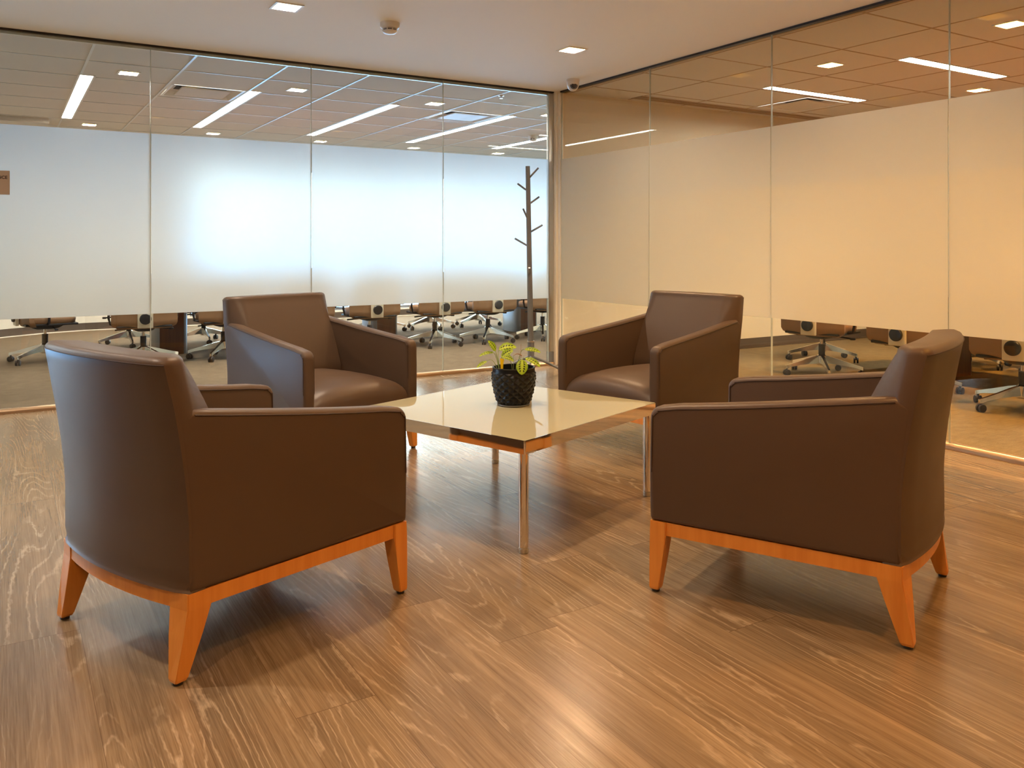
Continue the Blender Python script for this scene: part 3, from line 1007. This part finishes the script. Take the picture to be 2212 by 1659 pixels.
chair = armchair(); reg(chair)
POSE = [(-.896, 2.691, 52.6, 'brown leather armchair in the left foreground, its back turned to the viewer'),
        (.989, 2.868, 144.9, 'brown leather armchair in the right foreground, its back turned to the right'),
        (-1.097, 4.704, -39.6, 'brown leather armchair left of the coffee table, facing the viewer, blue glass behind it'),
        (.803, 4.909, 219.9, 'brown leather armchair right of the potted plant, facing the viewer beside the corner post')]
for i, (X, Y, th, lb) in enumerate(POSE):
    o = chair if i == 0 else copy_tree(chair)
    x, y = room(X, Y)
    o.location = (x, y, 0); o.rotation_euler = (0, 0, math.radians(th - 90) - A)
    tag(o, lb, 'armchair', 'brown leather armchairs around the coffee table')

# ---------------------------------------------------------------- coffee table
TZ, TS = .4275, .9775
tx, ty = room(-.0319, 3.7684)
root = tag(empty('coffee_table', (tx, ty, 0), math.radians(50.97) - A), 'square coffee table with glossy cream glass top, chrome rim and round chrome legs', 'coffee table')
h = TS / 2
bm = new_bm(); box(bm, -h + .003, h - .003, -h + .003, h - .003, TZ - .008, TZ, .001)
link_mesh('table_top', bm, M['cream_glass'], root)
bm = new_bm()
o1 = [(-h, -h), (h, -h), (h, h), (-h, h)]; o2 = [(a * (1 - .003 / h), b * (1 - .003 / h)) for a, b in o1]; o3 = [(a * (1 - .02 / h), b * (1 - .02 / h)) for a, b in o1]
loft(bm, [[(a, b, TZ + .0005) for a, b in o2], [(a, b, TZ + .0005) for a, b in o1], [(a, b, TZ - .050) for a, b in o1], [(a, b, TZ - .050) for a, b in o3], [(a, b, TZ - .0095) for a, b in o3], [(a, b, TZ - .0095) for a, b in o2], [(a, b, TZ + .0005) for a, b in o2]], cap=False)
bmesh.ops.remove_doubles(bm, verts=bm.verts, dist=1e-5)
bmesh.ops.bevel(bm, geom=[e_ for e_ in bm.edges if abs((e_.verts[0].co - e_.verts[1].co).normalized().z) > .9 and abs(e_.verts[0].co.x) > h - .001], offset=.006, segments=3, affect='EDGES')
link_mesh('rim', bm, M['chrome'], root, True, ang=25)
for sx in (-1, 1):
    for sy in (-1, 1):
        bm = new_bm(); lathe(bm, [(0, TZ - .045), (.0185, TZ - .045), (.0185, .022), (0, .022)], 28, sx * (h - .030), sy * (h - .030))
        lg = link_mesh('leg', bm, M['chrome'], root, True)
        bm = new_bm(); lathe(bm, [(0, .0215), (.0165, .0215), (.0165, .018), (.0185, .017), (.0185, .002), (.0165, 0), (0, 0)], 28, sx * (h - .030), sy * (h - .030))
        link_mesh('foot', bm, M['alu'], lg, True)

# ---------------------------------------------------------------- plant
px_, py_ = room(-.002, 3.80)
root = tag(empty('plant_pot', (px_, py_, TZ + .001), -A), 'black ceramic plant pot with raised diamond pattern in the middle of the coffee table', 'plant pot')
bm = new_bm()
H = .168
def prad(t):
    return .070 + .030 * math.sin(min(1, t * 1.18) * PI / 2) ** .9
n, nz = 192, 96
rings = []
for j in range(nz + 1):
    t = j / nz
    z = H * t
    r0 = prad(t)
    ring = []
    for i in range(n):
        a = 2 * PI * i / n
        amp = 0
        if .03 < t < .90:
            u = a / (2 * PI) * 14; v = (t - .03) / .87 * 4.6
            d1 = abs(((u + v) % 1) - .5) * 2; d2 = abs(((u - v) % 1) - .5) * 2
            f_ = min(1 - d1, 1 - d2)              # pyramids: 0 in the grooves
            amp = .0085 * f_ ** .8 * min(1, (t - .03) / .05) * min(1, (.90 - t) / .05)
        ring.append(((r0 + amp - .003) * math.cos(a), (r0 + amp - .003) * math.sin(a), z))
    rings.append(ring)
for (r, z) in ((prad(1) - .001, H + .003), (prad(1) - .005, H + .005), (prad(1) - .010, H + .003), (prad(1) - .011, H - .03), (prad(1) - .014, .118)):
    rings.append([(r * math.cos(2 * PI * i / n), r * math.sin(2 * PI * i / n), z) for i in range(n)])
loft(bm, rings, cap=True)
link_mesh('pot_body', bm, M['pot'], root, True, ang=35)
bm = new_bm(); lathe(bm, [(0, .121), (.04, .123), (.083, .119), (.083, .110), (0, .110)], 40)
link_mesh('soil', bm, M['soil'], root, True)
bm = new_bm(); lathe(bm, [(0, -.0005), (.072, -.0005), (.076, .002), (.076, .006), (.069, .006), (0, .004)], 48)
link_mesh('saucer', bm, M['grey_metal'], root, True)

plant = tag(empty('prayer_plant', (px_, py_, TZ + .001), -A), 'small prayer plant with bright green dark-spotted leaves growing in the black pot', 'plant')


def leaf(base, tip, width, droop=.1, up=(0, 0, 1), roll=0.0, parent=None, mat='leaf', cup=.12):
    base, tip = Vector(base), Vector(tip)
    ax = tip - base; L_ = ax.length; t = ax.normalized()
    upv = Vector(up); side = t.cross(upv).normalized(); nrm = side.cross(t).normalized()
    Rm = Matrix.Rotation(roll, 3, t); side = Rm @ side; nrm = Rm @ nrm
    bm = new_bm(); uvl = bm.loops.layers.uv.new('UVMap')
    NL_, NW_ = 16, 8
    grid, uvs = {}, {}
    for i in range(NL_ + 1):
        v = i / NL_
        w = width / 2 * (math.sin(PI * min(1, v ** .85 * 1.0)) ** .62 if 0 < v < 1 else 0) + .0004
        c = base + ax * v + nrm * (math.sin(v * PI) * droop * L_) 
        for j in range(NW_ + 1):
            u = j / NW_; s_ = 2 * u - 1
            p = c + side * (w * s_) + nrm * (w * cup * 2 * s_ * s_ + .0012 * math.sin(v * 26) * abs(s_))
            grid[i, j] = bm.verts.new(p); uvs[grid[i, j]] = (u, v)
    for i in range(NL_):
        for j in range(NW_):
            f = bm.faces.new((grid[i, j], grid[i, j + 1], grid[i + 1, j + 1], grid[i + 1, j]))
            for lp in f.loops: lp[uvl].uv = uvs[lp.vert]
    # real thickness
    bmesh.ops.solidify(bm, geom=bm.faces[:], thickness=.0006)
    return link_mesh('leaf', bm, M[mat], parent, True)


def stem(pts, r=.0016, parent=None, mat='stem', name='stem'):
    bm = new_bm(); tube(bm, pts, [r * (1.15 - .5 * i / (len(pts) - 1)) for i in range(len(pts))], 8)
    return link_mesh(name, bm, M[mat], parent, True)


def bez(a, b, c, n=9):
    a, b, c = Vector(a), Vector(b), Vector(c)
    return [a * (1 - t) ** 2 + b * 2 * t * (1 - t) + c * t * t for t in [i / n for i in range(n + 1)]]


S0 = .122
# plant local frame: x to the viewer's right, y away from the viewer, z up (metres above the table)
Z = lambda py: .172 + (805 - py) / 1797 * 3.8      # photo row to height at the pot's depth
X = lambda px: (px - 1110) / 1797 * 3.8
specs = [  # base on soil, bend, leaf base, leaf tip, width, droop, roll
    ((X(1081), -.02, S0), (X(1078), -.03, Z(790)), (X(1071), -.03, Z(770)), (X(1055), -.04, Z(747)), .030, .06, .9),
    ((X(1081), -.015, S0), (X(1074), -.03, Z(778)), (X(1067), -.03, Z(773)), (X(1036), -.05, Z(780)), .018, .10, 1.1),
    ((X(1079), -.03, S0), (X(1070), -.05, Z(775)), (X(1053), -.06, Z(790)), (X(1032), -.075, Z(802)), .018, .06, .9),
    ((X(1082), -.01, S0), (X(1074), .0, Z(775)), (X(1078), .0, Z(769)), (X(1116), .01, Z(764)), .050, .10, .95),
    ((X(1084), .0, S0), (X(1080), .0, Z(782)), (X(1084), -.03, Z(784)), (X(1109), -.03, Z(768)), .042, .06, .7),
    ((X(1084), -.01, S0), (X(1083), -.03, Z(780)), (X(1086), -.05, Z(781)), (X(1110), -.055, Z(790)), .030, .12, .8),
    ((X(1113), .01, S0), (X(1118), -.02, Z(776)), (X(1128), -.085, Z(785)), (X(1127), -.112, Z(815)), .052, .05, 0),
    ((X(1116), .01, S0), (X(1122), .0, Z(762)), (X(1134), .0, Z(768)), (X(1168), -.01, Z(774)), .026, .08, 1.1),
    ((X(1120), .0, S0), (X(1128), -.02, Z(775)), (X(1135), -.04, Z(785)), (X(1167), -.06, Z(802)), .030, .10, .9),
]
for k, (a, b, c, d, w, dr, ro) in enumerate(specs):
    st = stem(bez(a, b, c), .0022 if k == 0 else .0015, plant)
    if k == 6: lf = leaf(c, d, w, .06, up=(0, -1, .25), roll=0, parent=plant, cup=-.08)
    else: lf = leaf(c, d, w, dr, up=(0, -.75, 1), roll=0, parent=plant)
stem(bez((X(1126), .0, S0), (X(1125), 0, Z(790)), (X(1126), 0, Z(757)), 6), .0011, plant, 'brown_leaf')
stem(bez((X(1128), .0, Z(782)), (X(1118), 0, Z(774)), (X(1111), -.01, Z(780)), 6), .002, plant, 'brown_leaf', 'dry_leaf')
stem(bez((X(1108), .01, S0), (X(1110), 0, Z(800)), (X(1110), 0, Z(780)), 6), .0013, plant)
stem(bez((X(1106), -.01, S0), (X(1108), -.02, Z(792)), (X(1101), -.03, Z(791)), 6), .0012, plant)
# white plastic stake with rounded head and the yellow card
root = tag(empty('plant_label', (px_, py_, TZ + .001), -A), 'yellow triangular plant tag stuck in the soil of the black pot', 'plant tag')
bm = new_bm()
pts = [(X(1081), Z(784)), (X(1090), Z(786)), (X(1088), Z(796)), (X(1086), S0 - .01), (X(1084), S0 - .01)]
loft(bm, [[(a, -.048, b) for a, b in pts], [(a, -.0465, b) for a, b in pts]])
link_mesh('card', bm, M['yellow'], root)

# ---------------------------------------------------------------- coat stand
sx0, sy0 = room(.152, 7.62)
k_ = 7.62 / 1797
XX = lambda px: (px - 1146.4) * k_
ZZ = lambda py: EYE - (py - 531.78) * k_
root = tag(empty('coat_stand', (sx0, sy0, 0), -A), 'slim dark grey coat stand with peg hooks and three splayed legs beside the corner post', 'coat stand')


def taper_pole(bm, p0, p1, w0, w1, seg=8):
    p0, p1 = Vector(p0), Vector(p1)
    tube(bm, [p0.lerp(p1, i / 6) for i in range(7)], [w0 + (w1 - w0) * i / 6 for i in range(7)], seg)


bm = new_bm(); taper_pole(bm, (XX(1146.6), 0, ZZ(745)), (XX(1140), 0, ZZ(359)), .0265, .0205, 12)
pole = link_mesh('pole', bm, M['gunmetal'], root, True)
bm = new_bm(); taper_pole(bm, (XX(1147.2), 0, ZZ(779)), (XX(1146.6), 0, ZZ(737)), .031, .030, 12)
link_mesh('sleeve', bm, M['gunmetal'], root, True)
bm = new_bm(); tube(bm, [(XX(1146.6), 0, ZZ(739)), (XX(1146.6), 0, ZZ(736))], .0325, 16)
tube(bm, [(XX(1139.5), 0, ZZ(737.5)), (XX(1153.5), 0, ZZ(737.5))], .005, 8)
link_mesh('collar', bm, M['cap_metal'], root, True)
PEG = [((1143.5, 384), (1163, 363), -.02), ((1136, 410), (1118, 397), -.02), ((1144, 440), (1165, 425), .02), ((1139, 471), (1130, 452), -.07),
       ((1146, 501), (1172, 486), .0), ((1138, 530), (1112, 515), .01)]
for (a, b, dy_) in PEG:
    bm = new_bm(); p = Vector((XX(a[0]), 0, ZZ(a[1]))); q = Vector((XX(b[0]), dy_, ZZ(b[1])))
    tube(bm, [p, q - (q - p).normalized() * .002, q], [.0085, .0085, .007], 12)
    pg = link_mesh('peg', bm, M['gunmetal'], root, True)
bm = new_bm(); p = Vector((XX(1143), -.01, ZZ(592))); q = Vector((XX(1143), -.10, ZZ(578)))
tube(bm, [p, q], .0085, 12)
pg = link_mesh('peg', bm, M['gunmetal'], root, True)
bm = new_bm(); tube(bm, [q, q + (q - p).normalized() * .003], .0085, 12)
link_mesh('peg_cap', bm, M['cap_metal'], pg, True)
for (dx_, dy_) in ((.30, -.03), (-.24, .10), (-.03, -.29)):
    bm = new_bm()
    p0 = Vector((XX(1147) + dx_ * .05, dy_ * .05, ZZ(770))); p1 = Vector((XX(1147) + dx_, dy_, .012))
    tube(bm, [p0, p0.lerp(p1, .5) + Vector((0, 0, .006)), p1], [.0125, .0125, .012], 12)
    lg = link_mesh('leg', bm, M['gunmetal'], root, True)
    bm = new_bm(); lathe(bm, [(0, .014), (.015, .012), (.016, 0), (0, 0)], 16, p1.x, p1.y)
    link_mesh('foot', bm, M['glide'], lg, True)


# ---------------------------------------------------------------- conference chairs (faces +y, origin under its column)
def office_chair():
    root = empty('conference_chair')
    # star base, five polished arms and a hub: one casting
    bm = new_bm()
    lathe(bm, [(0, .085), (.036, .085), (.042, .095), (.040, .172), (.030, .182), (0, .182)], 24)
    R_ = .335
    for i in range(5):
        a = PI / 2 + i * 2 * PI / 5
        c_, s_ = math.cos(a), math.sin(a)
        def P3(r, w, z): return (c_ * r - s_ * w, s_ * r + c_ * w, z)
        rings = []
        for (r, w, z0, z1) in ((.020, .024, .105, .176), (.10, .020, .102, .158), (.20, .017, .092, .128), (.29, .016, .078, .103), (R_, .014, .062, .092), (R_ + .010, .011, .062, .088)):
            rings.append([P3(r, -w, z0), P3(r, w, z0), P3(r, w * .6, z1), P3(r, -w * .6, z1)])
        loft(bm, rings)
    link_mesh('star_base', bm, M['alu_pol'], root, True, ang=30)
    for i in range(5):
        a = PI / 2 + i * 2 * PI / 5 ; c_, s_ = math.cos(a), math.sin(a)
        bm = new_bm()
        cx_, cy_ = c_ * (R_ - .005), s_ * (R_ - .005)
        t = Vector((-s_, c_, 0)); t.rotate(Matrix.Rotation(.6 * (i - 2), 3, 'Z'))
        for o_ in (-1, 1):
            c0 = Vector((cx_, cy_, .0275)) + t * (o_ * .014)
            tube(bm, [c0 - t * .009, c0 - t * .007, c0 + t * .007, c0 + t * .009], [.022, .0275, .0275, .022], 20)
        tube(bm, [(cx_, cy_, .03), (cx_, cy_, .066)], .009, 10)
        link_mesh('caster', bm, M['mech'], root, True)
    bm = new_bm(); lathe(bm, [(0, .18), (.028, .18), (.028, .275), (0, .275)], 20)
    col = link_mesh('column', bm, M['mech'], root, True)
    bm = new_bm(); lathe(bm, [(0, .275), (.014, .275), (.014, .36), (0, .36)], 16)
    link_mesh('gas_lift', bm, M['chrome'], col, True)
    bm = new_bm()
    rings = []
    for z, k in ((.325, .5), (.340, .8), (.362, 1.0), (.385, 1.05)):
        rings.append([(-.10 * k, -.15 * k, z), (.10 * k, -.15 * k, z), (.12 * k, .14 * k, z), (-.12 * k, .14 * k, z)])
    loft(bm, rings)
    tube(bm, [(.08, .05, .35), (.26, .05, .335)], .008, 8); tube(bm, [(-.08, .02, .35), (-.25, .02, .34)], .008, 8)
    box(bm, .24, .28, .035, .065, .325, .345, .004)
    link_mesh('mechanism', bm, M['mech'], root, True, ang=30)
    # seat cushion
    bm = new_bm()
    rings = []
    for z, k in ((.385, .90), (.395, .97), (.43, 1.0), (.455, .98), (.467, .90)):
        ring = []
        for i in range(28):
            a = 2 * PI * i / 28
            cx_ = math.copysign(abs(math.cos(a)) ** .5, math.cos(a)); sy_ = math.copysign(abs(math.sin(a)) ** .5, math.sin(a))
            ring.append((.255 * k * cx_, .02 + .235 * k * sy_, z))
        rings.append(ring)
    loft(bm, rings)
    link_mesh('seat', bm, M['tan_shell'], root, True, ang=50)
    bm = new_bm(); box(bm, -.245, .245, -.21, .25, .372, .392, .006)
    link_mesh('seat_pan', bm, M['mech'], root, True, ang=30)
    # one piece rear shell and back, bottom corners rounded
    bm = new_bm()
    rings = []
    for i in range(19):
        t = i / 18
        z = .362 + .50 * t
        w = .292 * (.80 + .20 * math.sin(min(1, t / .09) * PI / 2)) * (1 - .10 * max(0, t - .3)) * (1 if t < .95 else (1 - (t - .95) * 2.0))
        w = max(w, .19)
        y = -.235 - .10 * max(0, t - .25) - (.03 * (1 - t / .12) * -1 if t < .12 else 0)
        ring = []
        for j in range(13):
            u = -1 + j / 6
            ring.append((w * u, y + .045 * abs(u) ** 2.2, z))
        for j in range(12, -1, -1):
            u = -1 + j / 6
            ring.append((w * u * .97, y + .045 * abs(u) ** 2.2 + .045, z))
        rings.append(ring)
    loft(bm, rings)
    link_mesh('backrest', bm, M['tan_shell'], root, True, ang=50)
    bm = new_bm(); box(bm, -.068, .068, -.266, -.236, .372, .60, .006)
    pl = link_mesh('plate', bm, M['plate'], root, True)
    bm = new_bm(); lathe(bm, [(0, 0), (.050, 0), (.053, .006), (.052, .018), (.046, .024), (0, .026)], 28)
    bmesh.ops.rotate(bm, verts=bm.verts, matrix=Matrix.Rotation(PI / 2, 3, 'X')); bmesh.ops.translate(bm, verts=bm.verts, vec=(0, -.265, .460))
    link_mesh('knob', bm, M['dark_plastic'], pl, True)
    for s_ in (-1, 1):
        bm = new_bm()
        tube(bm, [(s_ * .20, -.02, .385), (s_ * .29, -.02, .40), (s_ * .305, -.02, .46), (s_ * .305, -.03, .63)], .012, 8)
        box(bm, s_ * .305 - .035, s_ * .305 + .035, -.15, .11, .63, .655, .008)
        link_mesh('armrest', bm, M['mech'], root, True)
    return root


oc = office_chair(); reg(oc)
oc_used = [False]


def place_oc(x, y, rz, label, group, spin=0.0):
    if not oc_used[0]: o = oc; oc_used[0] = True
    else: o = copy_tree(oc)
    o.location = (x, y, 0); o.rotation_euler = (0, 0, rz)
    tag(o, label, 'conference chair', group)
    return o


near = [(-3.43, 2.12, 'tan conference chair behind the left glass, directly above the near-left armchair back'),
        (-2.66, 2.18, 'tan conference chair just left of the far-left armchair, partly hidden by it'),
        (-1.88, 2.05, 'conference chair behind the far-left armchair back, its base mostly hidden'),
        (-1.12, 2.05, 'conference chair with cream plate just right of the far-left armchair back'),
        (-.33, 2.02, 'conference chair whose cream plate is crossed by the glass joint'),
        (.39, 2.04, 'conference chair with cream plate directly left of the coat stand pole'),
        (1.14, 1.98, 'conference chair right of the coat stand pole, cut off by the corner post')]
for i, (x, y, d) in enumerate(near):
    place_oc(x, y, (-.06, .05, .03, -.04, .02, -.03, .06)[i], d, 'conference chairs on the glass side of the left table')
place_oc(-4.24, 2.84, -PI / 2 + .15, 'leftmost conference chair, only its black underside and star base showing', 'conference chairs at the table heads')
far = [(-3.36, 3.84, 'first'), (-2.55, 3.76, 'second'), (-1.80, 3.80, 'third'), (-1.05, 3.82, 'fourth'), (-.28, 3.80, 'fifth'), (.47, 3.82, 'sixth'), (1.22, 3.80, 'seventh')]
for x, y, d in far:
    place_oc(x, y, PI, 'conference chair on the window side of the left table, %s from left' % d, 'conference chairs on the window side of the left table')


def conf_table(cx_, cy_, lx, ly, peds, label, top='table_top'):
    root = tag(empty('conference_table', (cx_, cy_, 0)), label, 'conference table')
    bm = new_bm(); box(bm, -lx / 2, lx / 2, -ly / 2, ly / 2, .705, .74, .008)
    link_mesh('table_top', bm, M[top], root)
    for (px0, px1, py0, py1) in peds:
        bm = new_bm(); box(bm, px0, px1, py0, py1, .0, .705)
        p = link_mesh('pedestal', bm, M['walnut'], root)
        bm = new_bm()
        for xx in (px0, px1):
            s_ = -1 if xx == px0 else 1
            n = 10; o_ = []
            hw_ = (py1 - py0) / 2; cy2 = (py0 + py1) / 2
            for i in range(n + 1):
                a = -PI / 2 + PI * i / n
                o_.append((xx + s_ * (.001 + .06 * math.cos(a)), cy2 + (hw_ + .004) * math.sin(a)))
            prism(bm, o_, .0005, .7045)
        link_mesh('end_cap', bm, M['grey_metal'], p, True)


conf_table(-.85, 2.96, 5.9, 1.36, [(-2.34, -2.10, -.22, .22), (.10, .34, -.22, .22), (2.14, 2.38, -.22, .22)], 'long veneered conference table in the left room behind the frosted glass')

# right room
rc = [(1.66, -1.77, -PI / 2 + .22, 'conference chair with black knob, first behind the right glass from the post'),
      (1.62, -2.68, -PI / 2 + .10, 'conference chair behind the right glass, left of the near-right armchair top'),
      (1.50, -3.58, -PI / 2 + .25, 'conference chair at the right edge of the picture, behind the right glass'),
      (1.60, -4.48, -PI / 2, 'conference chair beyond the right edge of the picture')]
for x, y, r, d in rc: place_oc(x, y, r, d, 'conference chairs on the glass side of the right table')
place_oc(2.46, -1.15, PI + .3, 'conference chair at the head of the right table, dark levers showing', 'conference chairs at the table heads')
for x, y, d in ((3.36, -2.16, 'nearest the dividing wall'), (3.34, -3.0, 'middle of the row'), (3.36, -3.85, 'farthest from the dividing wall')):
    place_oc(x, y, PI / 2, 'conference chair on the far side of right table, %s' % d, 'conference chairs on the far side of the right table')
conf_table(2.50, -3.15, 1.25, 3.0, [(-.14, .26, .66, 1.10), (-.14, .26, -1.14, -.70)], 'veneered conference table in the right room behind the frosted glass')
